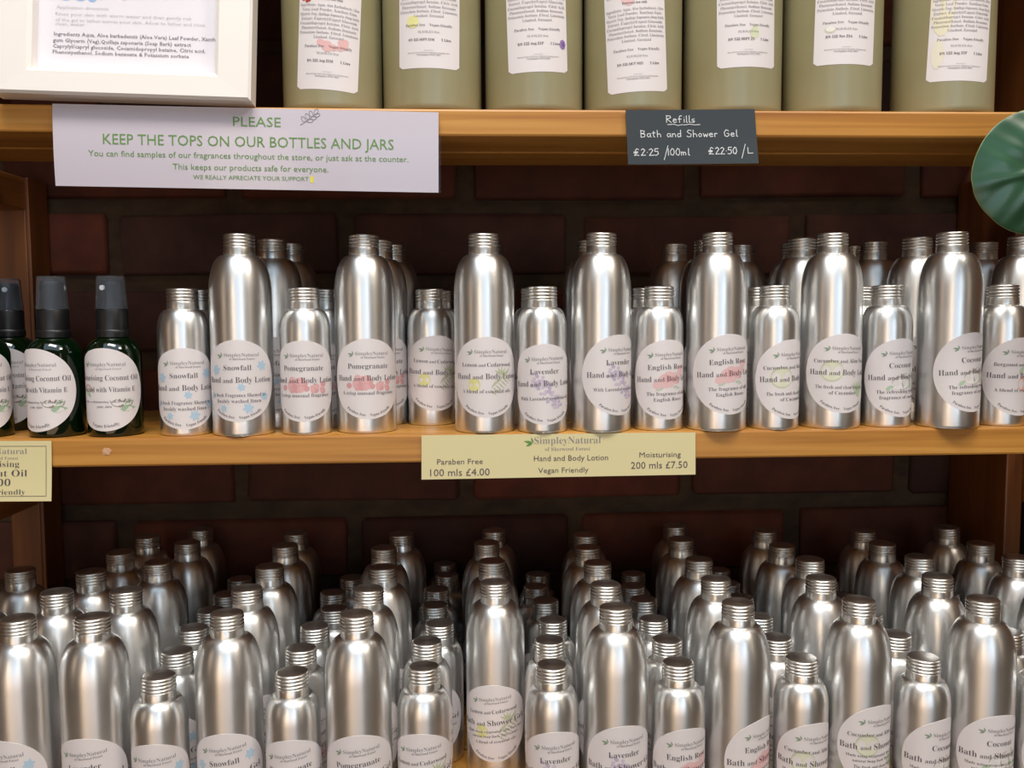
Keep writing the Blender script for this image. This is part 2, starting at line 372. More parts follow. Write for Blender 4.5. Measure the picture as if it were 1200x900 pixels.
# middle shelf: (size, fragrance, positions front to back, turn, label height, tilt)
MID = [('s', SN, [(-256.6, 25.6), (-255.6, 70.6)], 14, 38.5, 0), ('t', SN, [(-208.7, 23.0), (-192.3, 70.8), (-186.1, 120.9)], 4, 45, 0),
       ('s', PO, [(-156.7, 21.9), (-146.3, 67.7)], 3, 44, 0), ('t', PO, [(-108.3, 31.7), (-101.3, 83.1), (-93.3, 133.6)], 11, 45, 0),
       ('s', LE, [(-55.6, 75.3), (-49.7, 118.6)], 17, 46, -3), ('t', LE, [(-8.5, 23.4), (-0.5, 132.1)], 4, 46, 0),
       ('s', LA, [(39.4, 16.5), (37.4, 61.5)], 2, 40, 2), ('t', LA, [(89.1, 19.9), (90.1, 89.1)], 30, 47, 1),
       ('s', RO, [(138.3, 22.2), (136.3, 67.2)], 12, 42.5, 2), ('t', RO, [(186.9, 18.7), (197.3, 86.9), (176.8, 133.0)], 12, 47, 3),
       ('s', CU, [(236.5, 19.3), (235.5, 61.1), (246.9, 148.1)], 28, 42, 2), ('t', CU, [(287.3, 24.4), (279.7, 74.3), (291.0, 123.5)], 4, 46.5, -1),
       ('s', CO, [(336.4, 25.4), (334.4, 70.4)], 13, 42, 2), ('t', CO, [(386.5, 16.2), (382.1, 66.5), (363.7, 113.5), (366.8, 163.9)], 20, 47, 3),
       ('s', BE, [(437.0, 24.0), (430.4, 70.3)], 18, 42, -1), ('t', BE, [(475.4, 60.0), (474.1, 119.2)], 20, 46, 0)]
rnd = random.Random(3)
for kind, fr, pos, turn, zc, tl in MID:
    for i, (x, y) in enumerate(pos):
        k = 't' if (x, y) == (246.9, 148.1) else kind
        size = 'Tall' if k == 't' else 'Small'
        if k != kind: lab = 'Tall silver bottle at the back of the middle shelf behind the small cucumber lotions'
        elif fr == BE and kind == 't': lab = 'Tall silver bottle behind the small Bergamot lotion, %s of two, middle shelf' % ('nearer', 'farther')[i]
        elif i == 0: lab = '%s aluminium %s lotion bottle at the front of the middle shelf' % (size, fr)
        elif i == len(pos)-1 and i > 1: lab = '%s %s lotion bottle at the very back of its row, middle shelf' % (size, fr)
        else: lab = '%s %s lotion bottle, %s from the front of its row, middle shelf' % (size, fr, ORD[i])
        bottle(k, fr, False, x, y, 0, lab, 'body lotion bottles on the middle shelf', D(turn if i == 0 else rnd.uniform(-25, 25)), zc if i == 0 else None, D(tl) if i == 0 else 0, rnd.uniform(0, 6))
# bottom shelf columns
LOWZ = -292.5
LOW = [('t', SN, 'behind the left wooden post side', [(-427.0, 14.0), (-426.9, 83.7)], 0, 0), ('t', SN, 'left snowfall', [(-363.8, -49.1), (-364.2, 15.4), (-360.2, 73.6), (-359.7, 138.8), (-355.0, 199.9)], -12, 3),
       ('t', LA, 'lavender row between snowfall rows', [(-308.6, -49.0), (-308.1, 16.3), (-311.0, 101.5), (-306.0, 171.4), (-309.6, 227.3)], 0, 4),
       ('s', SN, '', [(-258.4, -57.3), (-260.5, -7.3), (-263.7, 46.1), (-261.5, 92.3), (-260.0, 140.0), (-260.0, 190.0)], 2, 2),
       ('t', SN, '', [(-208.5, -47.5), (-208.1, 14.3), (-204.1, 79.5), (-204.9, 153.6), (-204.6, 204.1)], 5, 5),
       ('s', PO, '', [(-158.4, -56.8), (-161.0, -7.9), (-158.4, 43.6), (-148.6, 90.0), (-157.0, 137.5), (-144.7, 186.5)], 4, 6),
       ('t', PO, '', [(-108.5, -56.0), (-107.2, 7.6), (-100.7, 69.6), (-106.3, 137.0), (-93.4, 192.3)], 6, 4),
       ('s', LE, '', [(-58.8, -52.8), (-59.0, 1.3), (-49.8, 43.2), (-55.8, 93.7), (-55.9, 142.0), (-47.0, 189.7), (-50.0, 231.3)], -4, 5),
       ('t', LE, '', [(-1.4, 17.7), (-2.2, 82.9), (-5.6, 150.0), (2.6, 200.6)], -6, 6),
       ('s', LA, '', [(40.4, -55.5), (43.2, -3.1), (50.6, 45.8), (48.4, 99.7), (43.2, 143.8), (47.7, 185.8)], 4, 3),
       ('t', LA, '', [(90.3, -52.8), (91.4, 6.4), (93.7, 70.4), (92.0, 125.3), (96.2, 175.6)], 8, 2),
       ('s', RO, '', [(138.9, -56.5), (140.8, -7.4), (140.1, 42.2), (142.1, 97.6), (139.3, 139.3), (147.3, 180.3)], 12, 2),
       ('t', RO, '', [(187.8, -48.5), (187.9, 14.9), (188.9, 75.6), (189.9, 150.1), (197.1, 206.3)], 38, 2),
       ('s', CU, '', [(237.5, -53.8), (233.3, -9.2), (235.0, 43.0), (235.0, 97.0), (235.5, 142.9), (239.5, 188.1)], 14, -2),
       ('t', CU, '', [(284.8, -48.5), (278.0, 11.3), (290.9, 69.0), (281.9, 118.7), (285.0, 178.0)], 19, 0),
       ('s', CO, '', [(333.2, -58.0), (335.0, -8.0), (335.0, 43.0), (335.0, 92.0), (335.0, 140.0), (335.0, 190.0)], 24, -2),
       ('t', CO, '', [(382.9, -52.8), (379.4, 9.6), (394.6, 70.0), (382.6, 119.1), (386.0, 169.5)], 8, 0),
       ('s', BE, '', [(432.0, -57.0), (432.0, -8.0), (432.0, 42.0), (433.9, 94.2), (432.0, 140.0)], 20, 0),
       ('t', BE, '', [(480.0, 8.0), (483.2, 61.7), (477.4, 111.9), (479.8, 178.0)], 20, 0)]
LZC = {(-363.8, -49.1): 46, (-1.4, 17.7): 50, (284.8, -48.5): 54, (333.2, -58.0): 44, (187.8, -48.5): 45}
for ci, (kind, fr, where, pos, turn, tl) in enumerate(LOW):
    size = 'Tall' if kind == 't' else 'Small'
    for i, (x, y) in enumerate(pos):
        nth = 'front' if i == 0 else ORD[i]+' from front'
        if ci == 0: lab = 'Tall silver bottle in front of the left wooden post, %s on bottom shelf' % ('nearer' if i == 0 else 'farther')
        elif ci == 1: lab = 'Tall Snowfall shower gel bottle, %s of outermost left row, bottom shelf' % nth
        elif ci == 2: lab = 'Tall silver gel bottle, %s of row between the tall Snowfall rows, bottom shelf' % nth
        elif ci == 4: lab = 'Tall Snowfall gel bottle, %s of row beside small Snowfall bottles, bottom shelf' % nth
        elif ci == 10: lab = 'Tall Lavender gel bottle, %s of row beside small Lavender bottles, bottom shelf' % nth
        else: lab = '%s %s shower gel bottle, %s of its row, bottom shelf' % (size, fr, nth)
        bottle(kind, fr, True, x, y, LOWZ, lab, 'shower gel bottles on the bottom shelf', D(turn if i == 0 else rnd.uniform(-30, 30)), LZC.get((x, y)), D(tl) if i == 0 else 0, rnd.uniform(0, 6))

# ------------------------------------------------------------------ back wall: mortar bed with single bricks
wall = link('wall_back', box_bm(-900, 1000, 266, 330, -420, 700), MORTAR); wall.location = (0, 0, ZB); struct(wall)
wall['label'] = 'old dark red brick wall with thick pale mortar joints behind the shelves'
def brick_mesh(seed):
    rn = random.Random(seed); bm = box_bm(-116, 116, 0, 40, -33, 33, 5, 2)
    for v in bm.verts:
        v.co += Vector((rn.uniform(-1.6, 1.6), rn.uniform(-.8, .8), rn.uniform(-1.6, 1.6)))/1000
    me = bpy.data.meshes.new('brick'); bm.to_mesh(me); bm.free(); me.materials.append(BRICK)
    me.polygons.foreach_set('use_smooth', [True]*len(me.polygons)); return me
BR = [brick_mesh(i) for i in range(6)]; rb = random.Random(5)
for c in range(-4, 6):
    zc = 172.7 + c*83.2 - 0
    off = 97.3 if c % 2 == 0 else -25
    for k in range(-4, 4):
        xc = off + 125 + k*249.5
        if xc < -760 or xc > 880: continue
        o = link('brick', BR[rb.randrange(6)], None, wall, (xc/1000+rb.uniform(-.003, .003), .2595+rb.uniform(-.0015, .002), zc/1000+rb.uniform(-.002, .002)))
        o.rotation_euler = (rb.uniform(-.01, .01), rb.uniform(-.012, .012), rb.uniform(-.008, .008))

# ------------------------------------------------------------------ shelving unit
unit = thing('shelving_unit', 'orange varnished pine shelving unit with three slatted shelves against the brick wall', 'shelf', P(0, 0, 0))
def part(name, bm, m): return link(name, bm, m, unit)
def plank(x0, x1, y0, y1, z0, z1, prof=None):
    bm = box_bm(x0, x1, y0, y1, z0, z1)
    if prof:
        bmesh.ops.subdivide_edges(bm, edges=[e for e in bm.edges if abs(e.verts[0].co.x-e.verts[1].co.x) > .1], cuts=16)
        for v in bm.verts: v.co.z += prof(v.co.x*1000)/1000
    ed = [e for e in bm.edges if abs(e.verts[0].co.x-e.verts[1].co.x) > .005 and len(e.link_faces) == 2 and e.calc_face_angle() > 1]
    bmesh.ops.bevel(bm, geom=ed, offset=.0018, segments=2, affect='EDGES', profile=.5)
    return part('shelf_plank', bm, PINE)
bow = lambda x: 2.2*min(1.6, max(0, (-x-40)/330))**1.3
for y0, y1 in ((0, 70), (75, 141), (146, 257)): plank(-520, 560, y0, y1, 548, 570)  # unseen upper shelf, added to keep overhead light off the back wall
plank(-520, 560, 0, 70, 238.6, 259.8, bow); plank(-520, 560, 75, 141, 238.6, 259.8, bow)
for y0, y1 in ((0, 70), (74, 144), (148, 213)): plank(-466, 523, y0, y1, -23.2, -.1)
for y0, y1 in ((-90, -22), (-18, 50), (54, 122), (126, 194), (198, 257)): plank(-466, 523, y0, y1, LOWZ-23, LOWZ)
for s, xi, xo in ((-1, -470, -500), (1, 541, 565)):
    a, b_ = sorted((xi, xo))
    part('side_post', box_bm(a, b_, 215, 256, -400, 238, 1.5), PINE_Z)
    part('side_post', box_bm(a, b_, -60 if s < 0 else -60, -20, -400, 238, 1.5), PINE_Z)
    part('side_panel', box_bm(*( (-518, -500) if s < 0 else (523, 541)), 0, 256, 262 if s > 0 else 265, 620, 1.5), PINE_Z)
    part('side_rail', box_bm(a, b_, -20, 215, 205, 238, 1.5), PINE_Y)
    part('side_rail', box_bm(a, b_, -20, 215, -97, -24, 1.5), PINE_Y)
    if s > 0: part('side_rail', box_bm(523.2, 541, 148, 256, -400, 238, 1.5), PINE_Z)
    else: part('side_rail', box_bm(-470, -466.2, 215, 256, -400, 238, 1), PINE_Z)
sp = bmesh.new(); bmesh.ops.create_icosphere(sp, subdivisions=2, radius=.0032)
for v in sp.verts: v.co *= random.uniform(.7, 1.3); v.co.y *= .12; v.co.x *= 1.2
o = link('paint_spot', sp, mat('plaster_spot', srgb(205, 160, 125), .8), unit, (-.3125, -.0002, -.0105))

# ------------------------------------------------------------------ refill bottles on the top shelf
RR = 41.0
REF = [(-132.6, 46, 'pomegranate', 14), (-49.9, 46, 'lemon', -6), (35.5, 47, 'lavender', -6), (119.3, 45, 'rose', 14), (205.1, 47, 'cucumber', -9), (291.0, 46, 'coconut', -12), (388.5, 46, 'lemongrass', 4)]
refb = lathe([(0, 1), (RR-6, .8), (RR-2, 0), (RR-.6, 1.4), (RR, 5), (RR, 60), (RR, 120), (RR, 168), (RR-1.5, 178), (RR-6, 190), (RR-14, 201), (22, 208), (17, 211), (16, 214), (16, 224), (0, 224)], 64, 'refill_body', 60)
refb.materials.append(HDPE)
refc = lathe([(0, 22), (15, 22), (17.5, 20.5), (18, 18), (18, 1), (17.4, 0), (0, 0)], 40, 'refill_cap', 40, lambda r, z, a: r+.25*math.sin(a*20) if 17.6 < r else r); refc.materials.append(WHITEP)
RL = ['and apply to wet skin. Lather and rinse. When', 'rinsed skin feels soft and clean.']
ING = ['Ingredients: Aqua, Aloe Barbadensis (Aloe', 'Vera) Leaf Powder, Xanthan Gum,', 'Glycerin (Veg), Quillaja Saponaria (Soap Bark)', 'Extract, Caprylyl/Capryl Glucoside,', 'Cocamidopropyl Betaine, Citric Acid,', 'Phenoxyethanol, Sodium Benzoate,', 'Potassium Sorbate, Citral, Limonene,', 'Linalool, Geraniol']
BATCH = ['BN 122 Aug 21M', 'BN 122 SEPT 21M', 'BN 122 Aug 21P', 'BN 122 OCT M21', 'BN 122 SEPT 21', 'BN 122 Nov 21A', 'BN 122 Aug 21F']
LW, LH = 51.0, 150.0
for i, (x, y, fr, dz) in enumerate(REF):
    t = thing('refill_bottle', 'Cloudy olive refill bottle on top shelf, %s' % (
        'beside the white picture frame', 'second along from the picture frame', 'third along, purple dot on its label', 'fourth along, faint pink print on its label',
        'above the chalk card\'s right half', 'second in from the right end of the row', 'at the end against the side panel')[i], 'bottle', P(x, y, 261.2), 'refill bottles on the top shelf', D((0, -2, 2, -3, 3, -6, -9)[i]))
    link('body', refb, None, t); link('cap', refc, None, t, (0, 0, .2185))
    zb = (14.2, 31.5, 29.5, 14, 34.5, 37, 24.5)[i]; tl = D((-4, -1, 2, 3, 1, -1, -2)[i])
    vs, fs = [], []; nu, nv = 16, 12
    for b_ in range(nv+1):
        for a in range(nu+1):
            u = -LW/2+LW*a/nu; v = LH*b_/nv
            # rounded lower corners
            if b_ == 0 and a in (0, nu): v += 2.2
            if b_ == 0 and a in (1, nu-1): v += .0
            uu, vv = u*math.cos(tl)-v*math.sin(tl), u*math.sin(tl)+v*math.cos(tl)
            vs.append(((RR+.15)*math.sin(uu/RR), -(RR+.15)*math.cos(uu/RR), vv))
    for b_ in range(nv):
        for a in range(nu): q = b_*(nu+1)+a; fs.append((q, q+1, q+nu+2, q+nu+1))
    lm = mesh_mm('label', vs, fs, True); l = link('label', lm, PAPER, t, (0, 0, zb/1000))
    sm = lm.copy()
    p = Print(); z = 13
    p.text('Simpley Natural Ltd', 0, 13.5, width=7, m=INK_SOFT, res=1, off=0); p.text('Sherwood Forest Craft Centre, Edwinstowe, Nottinghamshire', 0, 11.6, width=34, m=INK_SOFT, res=1, off=0); p.text('Nottingham NG21 9RN', 0, 9.8, width=19, m=INK_SOFT, res=1, off=0)
    p.text(BATCH[i], -6, 21.3, width=21, res=1, off=.004); p.text('1 Litre', 14, 21.3, width=8, res=1, off=.004)
    p.text('SLS/SLES free', 0, 27.2, width=17, m=INK_SOFT, res=1); p.text('Paraben free    Vegan friendly', 0, 32.4, width=38, m=INK, res=1)
    z = 39.5
    for k, tx in enumerate(reversed(ING)):
        p.text(tx, 0, z, cap=2.1, fit=48, m=INK_SOFT, res=1, off=-.004); z += 3.5
    p.text('External use only', 0, z+1.5, width=20, m=INK, res=1, off=.004); z += 7.6
    for tx in ('and rinse. When rinsed skin feels soft', 'Apply to wet skin, lather over the body', 'Directions: Shake well before each use.', 'For all skin types', 'Bath and Shower Gel'): p.text(tx, 0, z, cap=2.2, fit=46, m=INK_SOFT, res=1, off=-.004); z += 3.8
    rn = random.Random(i)
    if i == 0:
        for q in range(14): p.disc(rn.uniform(-15, 16), 33+rn.uniform(-4, 3)+2, 3, 2.6, tint(224, 178, 176), 0, 9)
        for q in range(8): p.disc(-19+rn.uniform(-2.5, 3), 69+rn.uniform(-1.5, 1.5), 1.5, 1.2, tint(168, 50, 48), 0, 8)
    if i == 1: p.disc(-13, 36, 5, 5, tint(224, 220, 150), 0, 14)
    if i == 2: p.disc(21, 22, 3, 4, tint(150, 120, 170), 0, 8); p.disc(21.5, 22, 1.5, 2.4, tint(110, 90, 150), .4, 8)
    if i == 3:
        for q in range(16): p.disc(rn.gauss(-3, 3.6), 78+rn.gauss(0, 3.6), 3.2, 2.6, tint(228, 186, 186), 0, 9)
    if i == 4: p.leaf(4, 22, 1.4, 12, 8, tint(206, 212, 178))
    if i == 5: p.disc(-13, 28, 4.5, 3, tint(206, 202, 180), 0, 14); p.disc(-13, 28.6, 3.6, 2.2, tint(230, 228, 220), .3, 14)
    if i == 6: p.disc(-16, 60, 9, 24, tint(226, 218, 190), 0, 14); p.disc(-18, 22, 5, 12, tint(226, 220, 200), 0, 14)
    p.v = [v for v in p.v]
    link('lettering', p.wrap('lettering', RR, base=.3, tilt=tl), None, l)

# ------------------------------------------------------------------ green spray bottles
GB = lathe([(0, 2), (14, 1.6), (18, .2), (19.6, 0), (21, 1), (21.6, 3), (21.6, 30), (21.6, 65), (21.3, 68), (20.4, 71), (18.9, 74), (16.6, 77), (14, 79), (12, 80), (11, 81), (11, 90), (0, 90)], 56, 'spray_body', 50); GB.materials.append(GREEN)
GC = lathe([(11, 80.5), (12.9, 80.5), (13.1, 84), (12.9, 86), (12.4, 86.5), (12.3, 102), (11.8, 103), (10.0, 103.4), (9.8, 106), (9.2, 122), (8.8, 125), (7.8, 126), (0, 126)], 48, 'pump', 40, lambda r, z, a: r+(.16*math.sin(a*24) if 86.6 < z < 102 else 0)); GC.materials.append(BLACK)
GO = lathe([(12.5, 103.4), (12.5, 104.4), (12.15, 105), (10.7, 129), (10.2, 130), (0, 130), (0, 129.2), (9.8, 129.2), (10.2, 128.4), (11.5, 105), (11.7, 103.4), (12.5, 103.4)], 40, 'overcap', 40); GO.materials.append(FROST)
NZ = lathe([(0, 0), (1.9, 0), (2.1, .4), (2.1, 2), (0, 2)], 16, 'nozzle', 40); NZ.materials.append(WHITEP)
sd = label_disc(21.6, 32.5, 33.5); sd.materials.append(PAPER)
p = Print(); sprig(p, -13, 20, 1, LEAF_INK); p.text('SimpleyNatural', 3, 19, width=29, m=INK_SOFT); p.text('of Sherwood Forest', 4, 16, width=20, m=INK_SOFT, res=1)
p.text('Moisturising Coconut Oil', 0, 7.5, cap=4.4, width=56); p.text('enriched with Vitamin E', 0, -1.8, cap=4.2, width=50)
p.text('Provides a shimmering look to face and', 0, -10.5, width=46, res=1); p.text('your skin', 0, -14.5, width=12, res=1); p.text('Vegan friendly', 0, 0, cap=2.6, arc=30.5, res=1)
g_ = tint(160, 186, 156); p.leaf(14, -18, 1.0, 13, 4, g_); p.leaf(12, -16, .1, 13, 5, g_); p.leaf(-20, 3, -.3, 12, 6, tint(188, 160, 150)); p.leaf(-18, 0, -.8, 9, 4, g_)
p.disc(14, -11, 8.5, 3.6, tint(150, 136, 130), 0, 14); p.disc(14, -10, 8, 3, tint(224, 220, 216), .3, 14)
SPR = p.wrap('lettering', 21.6)
for i, (x, y, rz, nz, lab) in enumerate([(-314.0, 25.5, -2, -18, 'Green glass spray bottle standing alone beside the small Snowfall lotion'), (-361.5, 25.5, -20, None, 'Green glass spray bottle second from the Snowfall bottles, turned sideways'),
                                      (-420.0, 71.5, 5, 16, 'Green glass spray bottle standing behind the other spray bottles'), (-420.0, 25, 22, None, 'Green glass spray bottle cut by the left edge of the picture')]):
    t = thing('spray_bottle', lab, 'bottle', P(x, y, 0), 'coconut oil spray bottles', 0)
    b_ = link('body', GB, None, t); l = link('label', sd, None, t, (0, 0, .0385)); l.rotation_euler.z = D(rz); link('lettering', SPR, None, l)
    c = link('pump', GC, None, t); link('overcap', GO, None, t)
    a = D(nz if nz is not None else 140); n = link('nozzle', NZ, None, c, (.0089*math.sin(a), -.0089*math.cos(a), .1205)); n.rotation_euler = (PI/2, 0, a)

# ------------------------------------------------------------------ signs on the shelf edges
def sheet(name, lab, cat, corners, y, m, curl=None, thick=.35, pr=None, nu=20, nv=8):
    """corners: TL TR BR BL in (x, z) mm; curl(s, t) gives the forward offset"""
    TL, TR, BR, BL = corners; cx = (TL[0]+TR[0])/2; cz = TL[1]
    t = thing(name, lab, cat, P(cx, y, cz))
    def at(s, q, d=0):
        x = (TL[0]*(1-s)+TR[0]*s)*(1-q)+(BL[0]*(1-s)+BR[0]*s)*q; z = (TL[1]*(1-s)+TR[1]*s)*(1-q)+(BL[1]*(1-s)+BR[1]*s)*q
        return (x-cx, -(curl(s, q) if curl else 0)-d, z-cz)
    vs, fs = [], []
    for d in (thick, 0):
        for b_ in range(nv+1):
            for a in range(nu+1): vs.append(at(a/nu, b_/nv, d))
    W = nu+1; K = W*(nv+1)
    for b_ in range(nv):
        for a in range(nu): q = b_*W+a; fs.append((q, q+W, q+W+1, q+1)); fs.append((K+q, K+q+1, K+q+W+1, K+q+W))
    for a in range(nu): fs.append((a, a+1, K+a+1, K+a)); q = nv*W+a; fs.append((q+1, q, K+q, K+q+1))
    for b_ in range(nv): q = b_*W; fs.append((q+W, q, K+q, K+q+W)); q += nu; fs.append((q, q+W, K+q+W, K+q))
    link('card', mesh_mm('card', vs, fs, True, None, 40), m, t)
    if pr:
        Wd, Hd = pr[1], pr[2]; p = pr[0]
        nv_ = [at(u/Wd, v/Hd, thick+.12+.1*l) for u, v, l in p.v]
        me = mesh_mm('lettering', nv_, p.f, False, p.m)
        for mm in p.mats: me.materials.append(mm)
        link('lettering', me, None, t)
    return t, at
# green lettered notice (u, v in photo-scale units, v downwards is handled by flipping text)
class Down(Print):
    def __init__(s, H): super().__init__(); s.H = H
    def done(s): s.v = [(u, s.H-v, l) for u, v, l in s.v]; return s
H = 97; p = Down(H)
G = GREEN_INK
p.text('PLEASE', 237, H-22, width=56, cap=11.5, m=G, serif=False); p.text('KEEP THE TOPS ON OUR BOTTLES AND JARS', 228, H-46.5, width=341, cap=12.5, m=G, serif=False)
p.text('You can find samples of our fragrances throughout the store, or just ask at the counter.', 228, H-61, width=376, cap=7, m=G, serif=False)
p.text('This keeps our products safe for everyone.', 229, H-75, width=183, cap=7, m=G, serif=False); p.text('WE REALLY APRECIATE YOUR SUPPORT', 229, H-86, width=136, cap=5, m=G, serif=False)
p.poly([(299, H-88), (302.5, H-88), (302.5, H-80), (299, H-80)], tint(232, 224, 60), 0)
gk = INK_SOFT
def loop(cx, cy, a, L, W):
    pts = [(cx+math.cos(a)*L*(.5-.5*math.cos(q*PI/6))-math.sin(a)*W/2*math.sin(q*PI/6), cy+math.sin(a)*L*(.5-.5*math.cos(q*PI/6))+math.cos(a)*W/2*math.sin(q*PI/6)) for q in range(13)]
    p.line(pts, .7, gk)
p.line([(288, H-19), (296, H-14), (305, H-6)], .8, gk)
for cx, cy, a in ((294, -15, 2.2), (298, -12, 2.0), (302, -9, 1.9), (296, -14, .1), (300, -11, .2), (304, -8, .3), (305, -6, 1.1)): loop(cx, H+cy, a, 7.5, 4.2)
sA = [(-341.4, 261.5), (-43.6, 256.4), (-44.4, 193.8), (-341.7, 198.9)]
t, at = sheet('notice', 'white laminated notice with green capitals taped to the top shelf edge', 'sign', sA, -2.2, SIGNP, lambda s, q: 1.2*math.sin(PI*q)+.6, pr=(p.done(), 452, 97))
vs = [at(-.014+1.02*a/20, -.002+1.004*b_/8, -.35) for b_ in range(9) for a in range(21)]
link('plastic_sleeve', mesh_mm('sleeve', vs, [(b_*21+a, (b_+1)*21+a, (b_+1)*21+a+1, b_*21+a+1) for b_ in range(8) for a in range(20)], True), CLEAR, t)

# chalkboard card, handwriting drawn as pen strokes
HW = {  # strokes on a 0..1 em box
 'R': [[(0, 0), (.02, 1)], [(0, 1), (.4, .95), (.45, .7), (.05, .5), (.5, 0)]], 'e': [[(.02, .28), (.38, .34), (.3, .52), (.1, .5), (.02, .2), (.15, 0), (.4, .08)]],
 'f': [[(.4, .95), (.25, 1), (.15, .8), (.15, 0)], [(0, .5), (.35, .5)]], 'i': [[(.1, .5), (.1, 0)], [(.1, .72), (.11, .78)]], 'l': [[(.1, 1), (.08, .05), (.2, 0)]],
 's': [[(.35, .5), (.1, .45), (.1, .3), (.35, .2), (.3, .02), (.02, .03)]], 'B': [[(.03, 0), (.03, 1)], [(.0, 1), (.4, .9), (.35, .58), (.05, .52), (.45, .4), (.4, .05), (0, 0)]],
 'a': [[(.36, .5), (.1, .48), (.02, .2), (.15, 0), (.35, .15), (.38, .5), (.38, .1), (.46, 0)]], 't': [[(.18, .85), (.16, .1), (.3, 0)], [(0, .58), (.36, .6)]],
 'h': [[(.03, 1), (.03, 0)], [(.03, .35), (.22, .5), (.36, .35), (.38, 0)]], 'n': [[(.04, .5), (.04, 0)], [(.04, .35), (.22, .5), (.36, .35), (.38, 0)]],
 'd': [[(.36, .45), (.1, .48), (.02, .2), (.15, 0), (.36, .15)], [(.38, 1), (.38, 0)]], 'S': [[(.48, .92), (.2, 1), (.05, .8), (.2, .55), (.45, .4), (.42, .08), (.15, 0), (0, .12)]],
 'o': [[(.2, .5), (.03, .3), (.12, .02), (.32, .08), (.36, .35), (.2, .5)]], 'w': [[(0, .5), (.1, 0), (.22, .4), (.35, 0), (.48, .5)]], 'r': [[(.05, .5), (.06, 0)], [(.06, .35), (.2, .5), (.34, .45)]],
 'G': [[(.5, .85), (.25, 1), (.03, .6), (.1, .1), (.35, 0), (.52, .2), (.5, .45), (.3, .45)]], 'L': [[(.05, 1), (.05, .03), (.42, .02)]], '£': [[(.5, .85), (.3, 1), (.18, .75), (.25, .3), (.05, 0), (.3, .06), (.52, 0)], [(0, .5), (.42, .52)], [(0, .36), (.4, .38)]],
 '2': [[(.05, .8), (.25, 1), (.42, .75), (.05, 0), (.48, .03)]], '5': [[(.42, 1), (.1, .97), (.07, .58), (.35, .6), (.42, .25), (.2, 0), (0, .08)]], '0': [[(.22, 1), (.03, .6), (.08, .1), (.28, 0), (.42, .4), (.36, .88), (.22, 1)]],
 '1': [[(.1, 1), (.1, 0)]], '.': [[(.1, .42), (.12, .46)]], '/': [[(.35, 1.5), (0, -.6)]], 'm': [[(.02, .5), (.02, 0)], [(.02, .35), (.14, .5), (.22, .3), (.22, 0)], [(.22, .35), (.36, .5), (.44, .3), (.44, 0)]]}
ADV = {'i': .24, 'l': .26, '1': .24, '.': .24, ' ': .45, 'R': .6, 'B': .6, 'S': .6, 'G': .64, 'm': .58, 'w': .56, '£': .64, '/': .5, 'L': .5}
def hand(p, s, x, y, hgt, width, wd=.9, m=CHALKW):
    tot = sum(ADV.get(c, .5) for c in s); k = width/tot; rn = random.Random(s)
    for c in s:
        for st in HW.get(c, []): p.line([(x+a*k*.92, y+b_*hgt+rn.uniform(-.15, .15)) for a, b_ in st], wd, m)
        x += ADV.get(c, .5)*k
H = 64; p = Down(H)
hand(p, 'Refills', 47, H-15, 8, 35, .8); p.line([(48, H-17.5), (56, H-17), (60, H-18.5), (66, H-17.5)], .7, CHALKW); p.line([(67, H-18), (74, H-17), (80, H-18), (86, H-17.6)], .7, CHALKW)
hand(p, 'Bath and Shower Gel', 16, H-32, 8, 114, .8); hand(p, '£2.25', 7, H-53.5, 8, 30, .85); hand(p, '/', 42, H-54, 8, 8, .7); hand(p, '100ml', 46, H-53.5, 8, 27, .8)
hand(p, '£22.50', 94, H-52.5, 8, 34, .85); hand(p, '/', 132, H-53, 8, 8, .7); hand(p, 'L', 139, H-52, 7, 8, .8)
sheet('price_card', 'dark chalkboard card with white handwritten refill prices on the top shelf edge', 'sign', [(105.3, 259.1), (209.6, 260.3), (213.1, 217.1), (107.5, 216.2)], -1.2, CHALK, lambda s, q: .8*(1-math.sin(PI*s))+1.6*q*q*s, thick=.8, pr=(p.done(), 151, 64))
# cream price strip
H = 49; p = Down(H); TG = INK
p.text('Paraben Free', 44.5, H-32.5, width=53, cap=6, serif=False); p.text('100 mls £4.00', 44.5, H-45.5, width=69, cap=8, serif=False)
sprig(p, 129, H-10, 2.1, GREEN_INK); p.text('SimpleyNatural', 170, H-11, width=78, cap=8, m=INK_SOFT); p.text('of Sherwood Forest', 170, H-19, width=53, cap=4.2, m=INK_SOFT)
p.text('Hand and Body Lotion', 174, H-30.5, width=87, cap=6.3, serif=False); p.text('Vegan Friendly', 165, H-44, width=59, cap=6, serif=False)
p.text('Moisturising', 279, H-28, width=49, cap=6, serif=False); p.text('200 mls £7.50', 278, H-41, width=67, cap=8, serif=False)
sheet('price_card', 'long cream price card with black type on the middle shelf edge', 'sign', [(-60.6, -.6), (164.5, -1.0), (164.8, -36.0), (-61.1, -36.9)], -1.0, CREAM, lambda s, q: .5+.5*q, pr=(p.done(), 321, 49))
# cream card at the left end
H = 70; p = Down(H); cx = 62
p.text('SimpleyNatural', cx-3, H-15, width=74, cap=6.6, m=INK_SOFT); p.text('of Sherwood Forest', cx, H-21.5, width=48, cap=3.5, m=INK_SOFT)
p.text('Moisturising', cx-6, H-30, width=62, cap=7); p.text('Coconut Oil', cx-2, H-41, width=72, cap=7.6); p.text('£5.00', cx-2, H-52, width=34, cap=8); p.text('Vegan Friendly', cx-3, H-62, width=70, cap=6)
for a, b_ in (((6, 6), (118, 6)), ((118, 6), (118, 64)), ((118, 64), (6, 64)), ((6, 64), (6, 6))): p.line([a, b_], .5, INK)
sheet('price_card', 'cream price card with a thin border under the green spray bottles', 'sign', [(-439.0, -.6), (-354.7, -1.4), (-355.8, -49.6), (-440, -48.8)], -1.0, CREAM, lambda s, q: .5+2.4*q*q, pr=(p.done(), 124, 70))

